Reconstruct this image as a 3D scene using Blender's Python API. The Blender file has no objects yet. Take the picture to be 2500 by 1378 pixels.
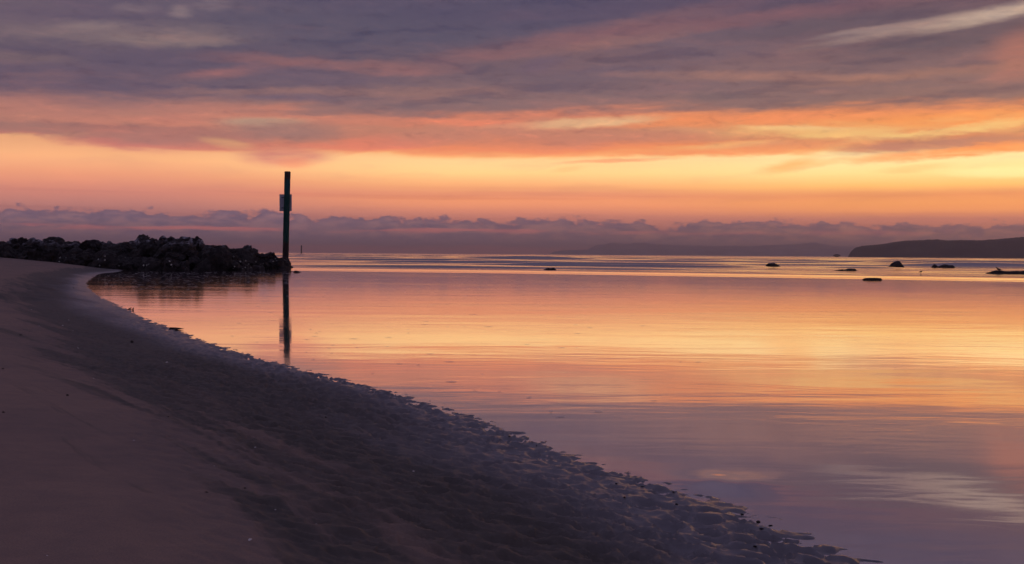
import bpy, bmesh, math, random
import numpy as np
from mathutils import Vector, Matrix

random.seed(7)
rng = np.random.default_rng(11)
S = bpy.context.scene
COL = S.collection
R = math.radians

# ------------------------------------------------------------------ camera
W0, H0, F = 2500.0, 1378.0, 2680.0          # photograph size and focal length, in its pixels
CAM_H = 0.80                                # camera height above the water
PITCH = math.atan(68.0 / F)
ROLL = math.atan(0.0074)
fwd = Vector((0, math.cos(PITCH), -math.sin(PITCH)))
up0 = Vector((0, math.sin(PITCH), math.cos(PITCH)))
rt0 = Vector((1, 0, 0))
rt = (rt0 * math.cos(ROLL) + up0 * math.sin(ROLL)).normalized()
up = rt.cross(fwd).normalized()
cam_d = bpy.data.cameras.new('camera')
cam_d.sensor_width = 36.0
cam_d.lens = 36.0 * F / W0
cam_d.clip_start = 0.05
cam_d.clip_end = 60000.0
cam = bpy.data.objects.new('camera', cam_d)
COL.objects.link(cam)
m = Matrix((rt, up, -fwd)).transposed().to_4x4()
m.translation = Vector((0, 0, CAM_H))
cam.matrix_world = m
S.camera = cam


def ray(x, y):
    return (fwd + rt * ((x - W0 / 2) / F) + up * ((H0 / 2 - y) / F)).normalized()


def on_plane(x, y, z=0.0):
    d = ray(x, y)
    t = (z - CAM_H) / d.z
    return Vector((d.x * t, d.y * t, z))


def at_depth(x, y, Y):
    d = ray(x, y)
    t = Y / d.y
    return Vector((d.x * t, Y, CAM_H + d.z * t))


def azel(x, y):
    d = ray(x, y)
    return math.degrees(math.atan2(d.x, d.y)), math.degrees(math.asin(d.z))


def lin(c):
    return tuple((v / 255 / 12.92 if v / 255 <= 0.04045 else ((v / 255 + 0.055) / 1.055) ** 2.4) for v in c[:3])


# ------------------------------------------------------------------ render settings
S.view_settings.view_transform = 'Standard'
S.view_settings.look = 'None'
S.view_settings.exposure = 0.0
S.view_settings.gamma = 1.0
S.render.engine = 'CYCLES'
S.cycles.use_denoising = True
S.cycles.use_adaptive_sampling = True
S.cycles.adaptive_threshold = 0.02
S.cycles.adaptive_min_samples = 16
S.cycles.max_bounces = 6
S.cycles.glossy_bounces = 3
S.cycles.diffuse_bounces = 2
S.cycles.volume_bounces = 0
S.cycles.sample_clamp_indirect = 4.0

# ------------------------------------------------------------------ node helpers


class G:
    """small expression helper around a node tree"""

    def __init__(self, nt):
        self.nt = nt
        self.n = nt.nodes
        self.l = nt.links

    def put(self, sock, v):
        if isinstance(v, bpy.types.NodeSocket):
            self.l.new(v, sock)
        elif isinstance(v, (tuple, list)) and sock.type == 'RGBA' and len(v) == 3:
            sock.default_value = (*v, 1)
        else:
            sock.default_value = v

    def m(self, op, *a, clamp=False):
        n = self.n.new('ShaderNodeMath')
        n.operation = op
        n.use_clamp = clamp
        for i, v in enumerate(a):
            self.put(n.inputs[i], v)
        return n.outputs[0]

    def ss(self, x, a, b, lo=0.0, hi=1.0, kind='SMOOTHSTEP'):
        n = self.n.new('ShaderNodeMapRange')
        n.interpolation_type = kind
        self.put(n.inputs[0], x)
        n.inputs[1].default_value = a
        n.inputs[2].default_value = b
        self.put(n.inputs[3], lo)
        self.put(n.inputs[4], hi)
        return n.outputs[0]

    def xyz(self, x, y, z=0.0):
        n = self.n.new('ShaderNodeCombineXYZ')
        for i, v in enumerate((x, y, z)):
            self.put(n.inputs[i], v)
        return n.outputs[0]

    def sep(self, v):
        n = self.n.new('ShaderNodeSeparateXYZ')
        self.put(n.inputs[0], v)
        return n.outputs

    def noise(self, v, scale=1.0, detail=4.0, rough=0.55, dist=0.0, col=False):
        n = self.n.new('ShaderNodeTexNoise')
        self.put(n.inputs['Vector'], v)
        n.inputs['Scale'].default_value = scale
        n.inputs['Detail'].default_value = detail
        n.inputs['Roughness'].default_value = rough
        n.inputs['Distortion'].default_value = dist
        return n.outputs['Color' if col else 'Fac']

    def voro(self, v, scale=1.0, feat='F1', out='Distance'):
        n = self.n.new('ShaderNodeTexVoronoi')
        n.feature = feat
        self.put(n.inputs['Vector'], v)
        n.inputs['Scale'].default_value = scale
        return n.outputs[out]

    def mapping(self, v, loc, rotz, scale, kind='TEXTURE'):
        n = self.n.new('ShaderNodeMapping')
        n.vector_type = kind
        self.put(n.inputs[0], v)
        n.inputs[1].default_value = loc
        n.inputs[2].default_value = (0, 0, rotz)
        n.inputs[3].default_value = scale
        return n.outputs[0]

    def vlen(self, v):
        n = self.n.new('ShaderNodeVectorMath')
        n.operation = 'LENGTH'
        self.put(n.inputs[0], v)
        return n.outputs['Value']

    def vadd(self, a, b, op='ADD'):
        n = self.n.new('ShaderNodeVectorMath')
        n.operation = op
        self.put(n.inputs[0], a)
        self.put(n.inputs[1], b)
        return n.outputs[0]

    def mix(self, f, a, b, blend='MIX'):
        n = self.n.new('ShaderNodeMix')
        n.data_type = 'RGBA'
        n.blend_type = blend
        self.put(n.inputs[0], f)
        self.put(n.inputs[6], a)
        self.put(n.inputs[7], b)
        return n.outputs[2]

    def ramp(self, f, stops, interp='LINEAR'):
        n = self.n.new('ShaderNodeValToRGB')
        self.put(n.inputs[0], f)
        cr = n.color_ramp
        cr.interpolation = interp
        while len(cr.elements) < len(stops):
            cr.elements.new(0.5)
        for e, (p, c) in zip(cr.elements, stops):
            e.position = p
        for e, (p, c) in zip(cr.elements, stops):
            e.color = (*c, 1)
        return n.outputs[0]

    def bump(self, h, strength=1.0, dist=1.0, normal=None):
        n = self.n.new('ShaderNodeBump')
        self.put(n.inputs['Strength'], strength)
        self.put(n.inputs['Distance'], dist)
        self.put(n.inputs['Height'], h)
        if normal is not None:
            self.put(n.inputs['Normal'], normal)
        return n.outputs[0]

    def attr(self, name, out='Fac'):
        n = self.n.new('ShaderNodeAttribute')
        n.attribute_name = name
        return n.outputs[out]


def material(name):
    mt = bpy.data.materials.new(name)
    mt.use_nodes = True
    mt.node_tree.nodes.clear()
    g = G(mt.node_tree)
    g.out = g.n.new('ShaderNodeOutputMaterial')
    return mt, g


def principled(g, col, rough, normal=None, spec=0.5, metal=0.0, ior=1.45):
    b = g.n.new('ShaderNodeBsdfPrincipled')
    g.put(b.inputs['Base Color'], col)
    g.put(b.inputs['Roughness'], rough)
    g.put(b.inputs['Specular IOR Level'], spec)
    g.put(b.inputs['Metallic'], metal)
    b.inputs['IOR'].default_value = ior
    if normal is not None:
        g.put(b.inputs['Normal'], normal)
    g.l.new(b.outputs[0], g.out.inputs[0])
    return b


# ------------------------------------------------------------------ sky (world)
SUN_AZ, SUN_EL = 44.0, 2.5          # the sun stands low behind the clouds, to the right of the view
world = bpy.data.worlds.new('World')
S.world = world
world.use_nodes = True
wt = world.node_tree
wt.nodes.clear()
g = G(wt)
wout = g.n.new('ShaderNodeOutputWorld')
bg = g.n.new('ShaderNodeBackground')
g.l.new(bg.outputs[0], wout.inputs[0])
tc = g.n.new('ShaderNodeTexCoord')
dx, dy, dz = g.sep(tc.outputs['Generated'])
u = g.m('MULTIPLY', g.m('ARCTAN2', dx, dy), 180 / math.pi)
v = g.m('MULTIPLY', g.m('ARCSINE', dz), 180 / math.pi)

# wind-drawn distortion of the cloud layers
vs = g.m('ADD', v, g.m('MULTIPLY', u, -0.035))
n_lo = g.noise(g.xyz(g.m('MULTIPLY', u, 0.055), g.m('MULTIPLY', vs, 0.36), 3.1), 1.0, 3.0, 0.5, 0.3)
n_mid = g.noise(g.xyz(g.m('MULTIPLY', u, 0.16), g.m('MULTIPLY', vs, 1.05), 7.7), 1.0, 5.0, 0.55, 0.4)
n_hi = g.noise(g.xyz(g.m('MULTIPLY', u, 0.42), g.m('MULTIPLY', v, 2.6), 1.3), 1.0, 6.0, 0.6, 0.6)
c_lo = g.m('SUBTRACT', n_lo, 0.5)
c_mid = g.m('SUBTRACT', n_mid, 0.5)
c_hi = g.m('SUBTRACT', n_hi, 0.5)
amp = g.ss(v, 3.9, 7.2, 0.08, 1.0)
vd = g.m('ADD', v, g.m('MULTIPLY', amp, g.m('ADD', g.m('MULTIPLY', c_lo, 1.6), g.m('ADD', g.m('MULTIPLY', c_mid, 2.2), g.m('MULTIPLY', c_hi, 0.7)))))

VMAX = 30.0


def elramp(stops):
    return [(max(0.0, e) / VMAX, lin(c)) for e, c in stops]


high = [(14.5, (94, 85, 107)), (18, (102, 93, 116)), (24, (108, 101, 127)), (30, (110, 104, 132))]
rl = elramp([(0, (150, 104, 112)), (1.3, (158, 108, 112)), (2.2, (182, 120, 112)), (3.0, (208, 132, 112)), (3.8, (228, 152, 113)), (4.6, (238, 172, 120)), (5.18, (238, 170, 122)), (5.28, (208, 124, 108)), (5.8, (176, 118, 110)), (6.3, (188, 128, 112)), (6.9, (186, 124, 112)), (7.6, (160, 115, 110)), (8.2, (108, 92, 108)), (9.6, (100, 86, 106)), (10.6, (116, 99, 112)), (11.6, (118, 102, 112)), (12.6, (100, 88, 108))] + high)
rc = elramp([(0, (168, 106, 106)), (1.2, (178, 112, 108)), (2.0, (206, 128, 108)), (2.5, (236, 148, 106)), (2.8, (240, 152, 104)), (3.1, (226, 142, 104)), (3.6, (244, 172, 112)), (4.2, (253, 202, 130)), (5.00, (255, 208, 142)), (5.10, (254, 180, 112)), (5.35, (246, 142, 96)), (5.9, (216, 132, 106)), (6.5, (205, 133, 108)), (7.0, (218, 130, 102)), (7.5, (152, 110, 106)), (8.3, (130, 102, 106)), (9.2, (114, 94, 105)), (10.2, (122, 96, 104)), (11.2, (98, 86, 106)), (12.4, (86, 80, 104))] + high)
rr = elramp([(0, (180, 112, 104)), (1.2, (186, 116, 104)), (1.9, (196, 122, 104)), (2.3, (236, 150, 94)), (2.7, (238, 154, 90)), (3.1, (228, 146, 92)), (3.5, (248, 186, 104)), (4.1, (255, 214, 136)), (4.98, (255, 226, 160)), (5.08, (255, 198, 120)), (5.35, (254, 152, 84)), (5.9, (228, 148, 98)), (6.4, (252, 188, 116)), (6.9, (254, 160, 92)), (7.35, (210, 130, 94)), (7.8, (140, 106, 101)), (8.8, (122, 97, 101)), (10.0, (128, 98, 102)), (11.2, (98, 84, 98)), (12.4, (94, 78, 94))] + high)
rb = elramp([(0, (110, 92, 106)), (3.0, (120, 98, 108)), (8.0, (102, 93, 114)), (20, (106, 98, 122)), (30, (110, 104, 132))])
vr = g.m('DIVIDE', vd, VMAX)
colr = g.mix(g.ss(u, -20, -1), g.ramp(vr, rl), g.ramp(vr, rc))
colr = g.mix(g.ss(u, 2, 19), colr, g.ramp(vr, rr))

# thin bright lines and fine streaks across the clear strip and the deck
streak = g.noise(g.xyz(g.m('MULTIPLY', u, 0.05), g.m('MULTIPLY', v, 3.4), 0.5), 1.0, 4.0, 0.6)
colr = g.mix(g.m('MULTIPLY', g.ss(streak, 0.52, 0.72), g.ss(v, 3.6, 2.9, 0.15, 0.45)), colr, g.mix(1.0, colr, (0.80, 0.72, 0.78), 'MULTIPLY'))

# individual cloud streaks: (x, y, half width, half height, tilt, colour, opacity) with x, y read in the photograph
blobs = [
    (800, 80, 700, 60, 2, (88, 84, 105), .85), (1250, 25, 420, 40, 0, (84, 78, 103), .8), (1750, 8, 460, 22, 2, (84, 74, 100), .8),
    (200, 38, 220, 40, 0, (102, 88, 108), .7), (250, 88, 330, 26, 4, (136, 117, 118), .75), (400, 98, 180, 13, 3, (145, 125, 122), .6),
    (440, 28, 30, 12, 8, (160, 140, 138), .5), (330, 19, 50, 10, 5, (138, 120, 126), .6), (520, 10, 45, 12, 4, (140, 122, 128), .55),
    (230, 62, 80, 9, 6, (150, 130, 128), .6), (150, 105, 55, 9, -4, (104, 92, 108), .7),
    (60, 140, 130, 13, 2, (130, 108, 110), .7), (130, 200, 420, 34, 1, (99, 84, 104), .85), (420, 150, 320, 20, -2, (98, 86, 106), .7),
    (560, 178, 130, 11, 9, (160, 108, 106), .75), (720, 152, 210, 12, -1, (148, 104, 106), .8), (960, 168, 150, 14, 0, (150, 106, 106), .7),
    (760, 186, 190, 17, -2, (108, 91, 108), .9), (500, 200, 120, 10, 3, (106, 90, 106), .7), (720, 234, 110, 10, 2, (110, 92, 110), .85),
    (640, 222, 260, 8, 3, (162, 118, 110), .5), (980, 225, 330, 9, 2, (158, 114, 106), .5), (1000, 262, 130, 10, 1, (120, 98, 106), .7),
    (1230, 250, 260, 14, 1, (128, 102, 106), .7),
    (420, 296, 330, 10, 2, (218, 134, 112), .7), (100, 275, 220, 12, -2, (192, 126, 112), .7), (720, 288, 260, 7, 0, (222, 138, 112), .7), (640, 297, 110, 9, 2, (192, 160, 134), .8),
    (120, 318, 240, 14, -3, (166, 118, 110), .8), (690, 322, 140, 22, 0, (160, 120, 114), .8), (420, 335, 200, 13, 2, (176, 118, 110), .7),
    (250, 352, 140, 10, -4, (200, 118, 108), .7), (560, 352, 60, 9, -8, (226, 168, 118), .7), (700, 380, 105, 20, 2, (206, 122, 110), .9), (720, 398, 46, 12, 0, (238, 150, 106), .6),
    (930, 352, 180, 14, 5, (232, 128, 104), .75), (1150, 300, 170, 7, -2, (246, 138, 104), .8), (1120, 330, 200, 17, 4, (206, 134, 112), .7),
    (1390, 96, 420, 20, 10, (140, 100, 104), .85), (1560, 92, 240, 14, 8, (156, 112, 106), .7), (1900, 40, 480, 15, 4, (128, 90, 100), .85), (2200, 22, 300, 12, 2, (112, 86, 98), .8),
    (1740, 112, 190, 26, 2, (112, 95, 108), .8), (1960, 70, 230, 18, 5, (102, 87, 100), .8), (1490, 178, 170, 12, 3, (110, 93, 108), .85), (1320, 158, 60, 14, 12, (112, 92, 110), .8),
    (1380, 208, 130, 16, 6, (112, 92, 104), .8), (1650, 210, 200, 12, 0, (124, 98, 104), .7), (1700, 172, 260, 8, 2, (140, 108, 108), .5), (1900, 188, 330, 10, -2, (168, 120, 106), .7),
    (2330, 96, 280, 28, 6, (92, 82, 95), .95), (2080, 58, 260, 16, 6, (96, 83, 97), .9), (2300, 52, 280, 10, 8.2, (176, 152, 140), .8), (2430, 37, 150, 11, 9, (206, 182, 160), .9), (2120, 73, 120, 6, 6, (158, 137, 132), .8), (2500, 135, 90, 44, 20, (178, 112, 98), .8), (2390, 160, 56, 14, -2, (108, 86, 96), .9), (2300, 168, 26, 8, 0, (116, 92, 98), .7),
    (2380, 225, 240, 9, 4, (114, 90, 96), .9), (1980, 213, 110, 9, 0, (116, 92, 98), .85), (2140, 202, 90, 8, 8, (126, 98, 100), .7), (1760, 236, 110, 9, 0, (116, 95, 100), .8), (2220, 185, 280, 10, 3, (164, 116, 100), .6),
    (1870, 288, 420, 14, 1, (252, 148, 92), .9), (2330, 292, 260, 16, -1, (255, 156, 84), .9), (1450, 298, 160, 9, 3, (236, 184, 136), .95), (1360, 302, 110, 6, 3, (232, 176, 132), .7), (1240, 308, 80, 5, 3, (226, 150, 118), .7),
    (1500, 335, 240, 16, 1, (208, 132, 108), .75), (1940, 313, 120, 5, -2, (254, 206, 142), .8), (2060, 328, 220, 10, -4, (254, 200, 124), .85), (2320, 318, 240, 7, 5, (255, 206, 128), .85), (1790, 355, 110, 7, 4, (250, 190, 122), .8),
    (2270, 352, 210, 15, 3, (186, 124, 104), .95), (2160, 360, 110, 8, 0, (196, 128, 104), .7), (2420, 345, 150, 8, 4, (196, 132, 106), .7), (1960, 352, 200, 10, 2, (232, 152, 108), .7), (2330, 374, 260, 8, 3, (255, 146, 78), .9), (1700, 372, 330, 7, 0, (250, 148, 94), .8),
    (1925, 407, 70, 11, 10, (252, 182, 108), .95), (1990, 403, 60, 5, 6, (252, 196, 126), .8), (1500, 393, 130, 4, 2, (244, 164, 112), .9), (1385, 414, 40, 4, 6, (250, 186, 118), .7), (2230, 411, 80, 7, 4, (253, 196, 122), .8), (2200, 420, 40, 4, 0, (253, 196, 122), .6),
    (2450, 420, 120, 10, 0, (255, 236, 160), .7),
]
dcol = g.noise(g.xyz(g.m('MULTIPLY', u, 0.5), g.m('MULTIPLY', v, 1.7), 5.0), 1.0, 5.0, 0.62, col=True)
d1, d2, d3 = g.sep(dcol)
ub = g.m('ADD', u, g.m('MULTIPLY', g.m('SUBTRACT', d1, 0.5), 3.4))
vb = g.m('ADD', v, g.m('ADD', g.m('MULTIPLY', g.m('SUBTRACT', d2, 0.5), 0.62), g.m('MULTIPLY', c_hi, 0.25)))
pb = g.xyz(ub, vb, 0.0)
pbs = g.xyz(g.m('ADD', g.m('MULTIPLY', ub, 0.3), g.m('MULTIPLY', u, 0.7)), g.m('ADD', g.m('MULTIPLY', vb, 0.45), g.m('MULTIPLY', v, 0.55)), 0.0)
frag = g.ss(n_hi, 0.30, 0.62, 0.68, 1.0)
for (x, y, hw, hh, tilt, c, a) in blobs:
    au, ev = azel(x, y)
    k = math.degrees(1.0 / F)
    vm = g.n.new('ShaderNodeVectorMath')      # tie each streak to the one before, so they are evaluated in turn
    vm.operation = 'MULTIPLY_ADD'
    g.put(vm.inputs[0], colr)
    vm.inputs[1].default_value = (1e-9, 1e-9, 1e-9)
    g.put(vm.inputs[2], pbs if (hw <= 130 or (x > 2050 and y < 80)) else pb)
    q = g.vlen(g.mapping(vm.outputs[0], (au, ev, 0), R(tilt), (hw * k * 1.15, hh * k * 1.45, 1.0)))
    mk = g.ss(q, 1.25, 0.25, 0.0, a)
    colr = g.mix(g.m('MULTIPLY', mk, frag), colr, lin(c))

# lens-shaped darker clouds and pale ridges through the deck
lens = g.noise(g.xyz(g.m('MULTIPLY', ub, 0.20), g.m('MULTIPLY', g.m('ADD', vb, g.m('MULTIPLY', u, -0.02)), 1.35), 21.0), 1.0, 5.0, 0.55, 0.35)
lm = g.ss(v, 6.6, 8.0, 0.25, 1.0)
colr = g.mix(g.m('MULTIPLY', lm, g.ss(lens, 0.52, 0.68, 0.0, 0.85)), colr, g.mix(1.0, colr, (0.70, 0.74, 0.88), 'MULTIPLY'))
colr = g.mix(g.m('MULTIPLY', lm, g.ss(lens, 0.46, 0.28, 0.0, 0.6)), colr, g.mix(1.0, colr, (1.35, 1.15, 1.06), 'MULTIPLY'))
colr = g.mix(g.ss(g.m('ADD', v, g.m('MULTIPLY', u, -0.02)), 7.6, 10.5, 0.0, 1.0), colr, g.mix(1.0, colr, (0.88, 0.85, 0.88), 'MULTIPLY'))
# fine mottling of the cloud deck
det = g.noise(g.xyz(g.m('MULTIPLY', u, 0.75), g.m('MULTIPLY', v, 2.7), 2.2), 1.0, 8.0, 0.66, 0.5)
dm = g.ss(v, 4.9, 6.0, 0.0, 1.0)
colr = g.mix(g.m('MULTIPLY', dm, g.ss(det, 0.50, 0.72, 0.0, 0.75)), colr, g.mix(1.0, colr, (0.74, 0.72, 0.80), 'MULTIPLY'))
colr = g.mix(g.m('MULTIPLY', dm, g.ss(det, 0.48, 0.28, 0.0, 0.65)), colr, g.mix(1.0, colr, (1.28, 1.18, 1.10), 'MULTIPLY'))

# far cumulus banks along the horizon
top1 = g.m('ADD', g.ss(u, -24, 22, 2.05, 1.55, 'LINEAR'), g.m('MULTIPLY', g.m('SUBTRACT', g.noise(g.xyz(g.m('MULTIPLY', u, 0.20), 0.0, 9.0), 1.0, 5.0, 0.6), 0.5), 1.5))
puff = g.noise(g.xyz(g.m('MULTIPLY', u, 0.85), g.m('MULTIPLY', v, 1.7), 4.0), 1.0, 6.0, 0.56, 0.08)
e1 = g.m('SUBTRACT', g.m('ADD', top1, g.m('MULTIPLY', g.m('SUBTRACT', puff, 0.5), 1.75)), v)
m1 = g.ss(e1, -0.08, 0.17)
ccol = g.mix(g.ss(u, -18, 20), lin((142, 108, 118)), lin((156, 110, 106)))
shade = g.noise(g.xyz(g.m('MULTIPLY', u, 0.8), g.m('MULTIPLY', v, 2.6), 6.0), 1.0, 4.0, 0.6)
ccol = g.mix(g.ss(shade, 0.36, 0.66), ccol, g.mix(g.ss(u, -18, 20), lin((104, 90, 112)), lin((100, 84, 98))))
ccol = g.mix(g.ss(e1, 0.40, 0.05, 0.0, 0.75), ccol, lin((94, 80, 104)))
colr = g.mix(g.m('MULTIPLY', m1, 0.93), colr, ccol)
gapn = g.noise(g.xyz(g.m('MULTIPLY', u, 0.22), g.m('MULTIPLY', v, 2.0), 12.0), 1.0, 4.0, 0.55)
gap = g.ss(g.m('ABSOLUTE', g.m('SUBTRACT', v, g.m('ADD', 1.15, g.m('MULTIPLY', g.m('SUBTRACT', gapn, 0.5), 0.5)))), 0.16, 0.03)
colr = g.mix(g.m('MULTIPLY', g.m('MULTIPLY', gap, g.ss(gapn, 0.40, 0.56)), g.ss(u, 16, -14, 0.25, 0.75)), colr, lin((215, 118, 112)))
e2 = g.m('SUBTRACT', g.m('ADD', 0.92, g.m('MULTIPLY', g.m('SUBTRACT', g.noise(g.xyz(g.m('MULTIPLY', u, 0.55), g.m('MULTIPLY', v, 1.6), 17.0), 1.0, 6.0, 0.6), 0.5), 1.7)), v)
colr = g.mix(g.m('MULTIPLY', g.ss(e2, -0.05, 0.16), 0.7), colr, g.mix(g.ss(u, -18, 20), lin((112, 92, 114)), lin((120, 94, 102))))
low = g.ss(g.m('ADD', v, g.m('MULTIPLY', g.m('SUBTRACT', gapn, 0.5), 0.35)), 0.48, 0.26)
colr = g.mix(g.m('MULTIPLY', low, g.ss(u, 14, -2, 0.2, 0.95)), colr, lin((235, 122, 110)))

# the low air lies in front of this sky and dims it: the sky itself is brighter down there
boost = g.m('MULTIPLY', g.ss(v, 6.0, 4.2, 0.0, 0.46), g.ss(v, 0.8, 2.4, 0.3, 1.0))
colr = g.mix(1.0, colr, g.mix(boost, (1, 1, 1), (1.95, 1.86, 1.88)), 'MULTIPLY')
# behind and beside the view the same deck goes on, duller away from the sunset
away = g.ss(g.m('ABSOLUTE', g.m('SUBTRACT', u, 10.0)), 48, 120)
colr = g.mix(away, colr, g.ramp(vr, rb))
# below the horizon: dull sea colour
colr = g.mix(g.ss(v, -0.4, -2.0), colr, lin((70, 58, 70)))

sky = g.n.new('ShaderNodeTexSky')
sky.sky_type = 'NISHITA'
sky.sun_disc = False
sky.sun_elevation = R(SUN_EL)
sky.sun_rotation = R(SUN_AZ)
sky.altitude = 0
sky.dust_density = 2.0
colr = g.mix(1.0, colr, g.mix(1.0, sky.outputs[0], (0.012, 0.010, 0.012), 'MULTIPLY'), 'ADD')
g.l.new(colr, bg.inputs[0])
bg.inputs[1].default_value = 1.0
world.cycles.sampling_method = 'MANUAL'
world.cycles.sample_map_resolution = 1024

# sun: almost gone, veiled by the cloud deck
sd = bpy.data.lights.new('sun', 'SUN')
sd.energy = 0.02
sd.angle = R(10)
sd.color = (1.0, 0.62, 0.36)
so = bpy.data.objects.new('sun', sd)
COL.objects.link(so)
sdir = Vector((math.sin(R(SUN_AZ)) * math.cos(R(SUN_EL)), math.cos(R(SUN_AZ)) * math.cos(R(SUN_EL)), math.sin(R(SUN_EL))))
so.rotation_euler = sdir.to_track_quat('Z', 'Y').to_euler()
so.location = (60, 80, 40)

# ------------------------------------------------------------------ numeric noise


def hsh(ix, iy, iz=0, k=0):
    n = (ix.astype(np.int64) * 374761393 + iy.astype(np.int64) * 668265263 + np.int64(iz) * 1442695041 + k * 974634777) & 0xFFFFFFFF
    n = ((n ^ (n >> 13)) * 1274126177) & 0xFFFFFFFF
    n = (n ^ (n >> 16)) & 0xFFFFFFFF
    return (n & 0xFFFFFF) / float(0x1000000)


def vnoise(x, y, k=0):
    ix, iy = np.floor(x), np.floor(y)
    fx, fy = x - ix, y - iy
    fx = fx * fx * fx * (fx * (fx * 6 - 15) + 10)
    fy = fy * fy * fy * (fy * (fy * 6 - 15) + 10)
    a = hsh(ix, iy, 0, k)
    b = hsh(ix + 1, iy, 0, k)
    c = hsh(ix, iy + 1, 0, k)
    d = hsh(ix + 1, iy + 1, 0, k)
    return (a * (1 - fx) + b * fx) * (1 - fy) + (c * (1 - fx) + d * fx) * fy


def fbm(x, y, oct=4, k=0, gain=0.5):
    s = 0
    a = 1.0
    t = 0
    for o in range(oct):
        s = s + a * vnoise(x * 2 ** o + 17.3 * o, y * 2 ** o - 9.1 * o, k + o)
        t += a
        a *= gain
    return s / t


def worley(x, y, k=0):
    ix, iy = np.floor(x), np.floor(y)
    f1 = np.full_like(x, 9.0)
    f2 = np.full_like(x, 9.0)
    idv = np.zeros_like(x)
    for ox in (-1, 0, 1):
        for oy in (-1, 0, 1):
            cx, cy = ix + ox, iy + oy
            px = cx + 0.12 + 0.76 * hsh(cx, cy, 0, k)
            py = cy + 0.12 + 0.76 * hsh(cx, cy, 0, k + 1)
            d = np.hypot(px - x, py - y)
            r = hsh(cx, cy, 0, k + 2)
            near = d < f1
            f2 = np.where(near, f1, np.minimum(f2, d))
            idv = np.where(near, r, idv)
            f1 = np.where(near, d, f1)
    return f1, f2, idv


def sstep(x, a, b):
    t = np.clip((x - a) / (b - a), 0, 1)
    return t * t * (3 - 2 * t)


# ------------------------------------------------------------------ shoreline
shore_px = [(2080, 1378), (1960, 1330), (1830, 1272), (1700, 1216), (1560, 1170), (1400, 1119), (1250, 1062), (1100, 1011), (950, 962),
            (830, 930), (705, 899), (600, 868), (500, 835), (430, 808), (350, 777), (300, 752), (250, 729), (218, 707), (211, 692), (226, 678), (248, 668), (285, 664.5)]
pts = [(9, -90), (5, -40), (3.4, -10), (2.7, -2), (2.1, 0.2), (1.45, 1.7)]
for x, y in shore_px:
    p = on_plane(x, y)
    pts.append((p.x, p.y))
pts += [(-16.4, 46.2), (-18.4, 52), (-24, 58), (-50, 64), (-150, 80), (-600, 140)]
P = np.array(pts)
# Catmull-Rom sampling
dense = []
for i in range(len(P) - 1):
    p0, p1, p2, p3 = P[max(i - 1, 0)], P[i], P[i + 1], P[min(i + 2, len(P) - 1)]
    L = np.linalg.norm(p2 - p1)
    n = int(min(60, max(4, L / 0.25)))
    t = np.linspace(0, 1, n, endpoint=False)[:, None]
    m1_, m2_ = (p2 - p0) / 2, (p3 - p1) / 2
    m1_ = m1_ * min(1, L / max(np.linalg.norm(m1_), 1e-6))
    m2_ = m2_ * min(1, L / max(np.linalg.norm(m2_), 1e-6))
    dense.append((2 * t ** 3 - 3 * t ** 2 + 1) * p1 + (t ** 3 - 2 * t ** 2 + t) * m1_ + (-2 * t ** 3 + 3 * t ** 2) * p2 + (t ** 3 - t ** 2) * m2_)
SH = np.vstack(dense + [P[-1:]])
SEG = SH[1:] - SH[:-1]
SLEN = np.linalg.norm(SEG, axis=1)
SARC = np.concatenate([[0], np.cumsum(SLEN)])


def shore_sd(x, y):
    """signed distance to the waterline (land positive) and arc length along it"""
    x = np.asarray(x, np.float64).ravel()
    y = np.asarray(y, np.float64).ravel()
    D = np.empty_like(x)
    A = np.empty_like(x)
    for a in range(0, len(x), 20000):
        xx, yy = x[a:a + 20000], y[a:a + 20000]
        d2 = (xx[:, None] - SH[None, :, 0]) ** 2 + (yy[:, None] - SH[None, :, 1]) ** 2
        j = np.argmin(d2, axis=1)
        best = None
        for jj in (np.clip(j - 1, 0, len(SEG) - 1), np.clip(j, 0, len(SEG) - 1)):
            vx, vy = xx - SH[jj, 0], yy - SH[jj, 1]
            t = np.clip((vx * SEG[jj, 0] + vy * SEG[jj, 1]) / SLEN[jj] ** 2, 0, 1)
            ex, ey = vx - t * SEG[jj, 0], vy - t * SEG[jj, 1]
            dd = np.hypot(ex, ey)
            cr = SEG[jj, 0] * vy - SEG[jj, 1] * vx
            sgn = np.where(cr > 0, 1.0, -1.0)     # land lies on the left of the line
            arc = SARC[jj] + t * SLEN[jj]
            if best is None:
                best = (dd, sgn, arc)
            else:
                w = dd < best[0]
                best = (np.where(w, dd, best[0]), np.where(w, sgn, best[1]), np.where(w, arc, best[2]))
        D[a:a + 20000] = best[0] * best[1]
        A[a:a + 20000] = best[2]
    return D, A


def beach_base(d):
    dp = np.maximum(d, 0)
    zmax = 0.76
    land = zmax * (1 - np.exp(-(0.085 * dp + 0.0100 * dp * dp) / zmax))
    sea = np.where(d < 0, np.maximum(0.085 * d, -0.6 - 0.004 * np.abs(d)), 0)
    return np.where(d >= 0, land, np.maximum(sea, -1.2))


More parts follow.
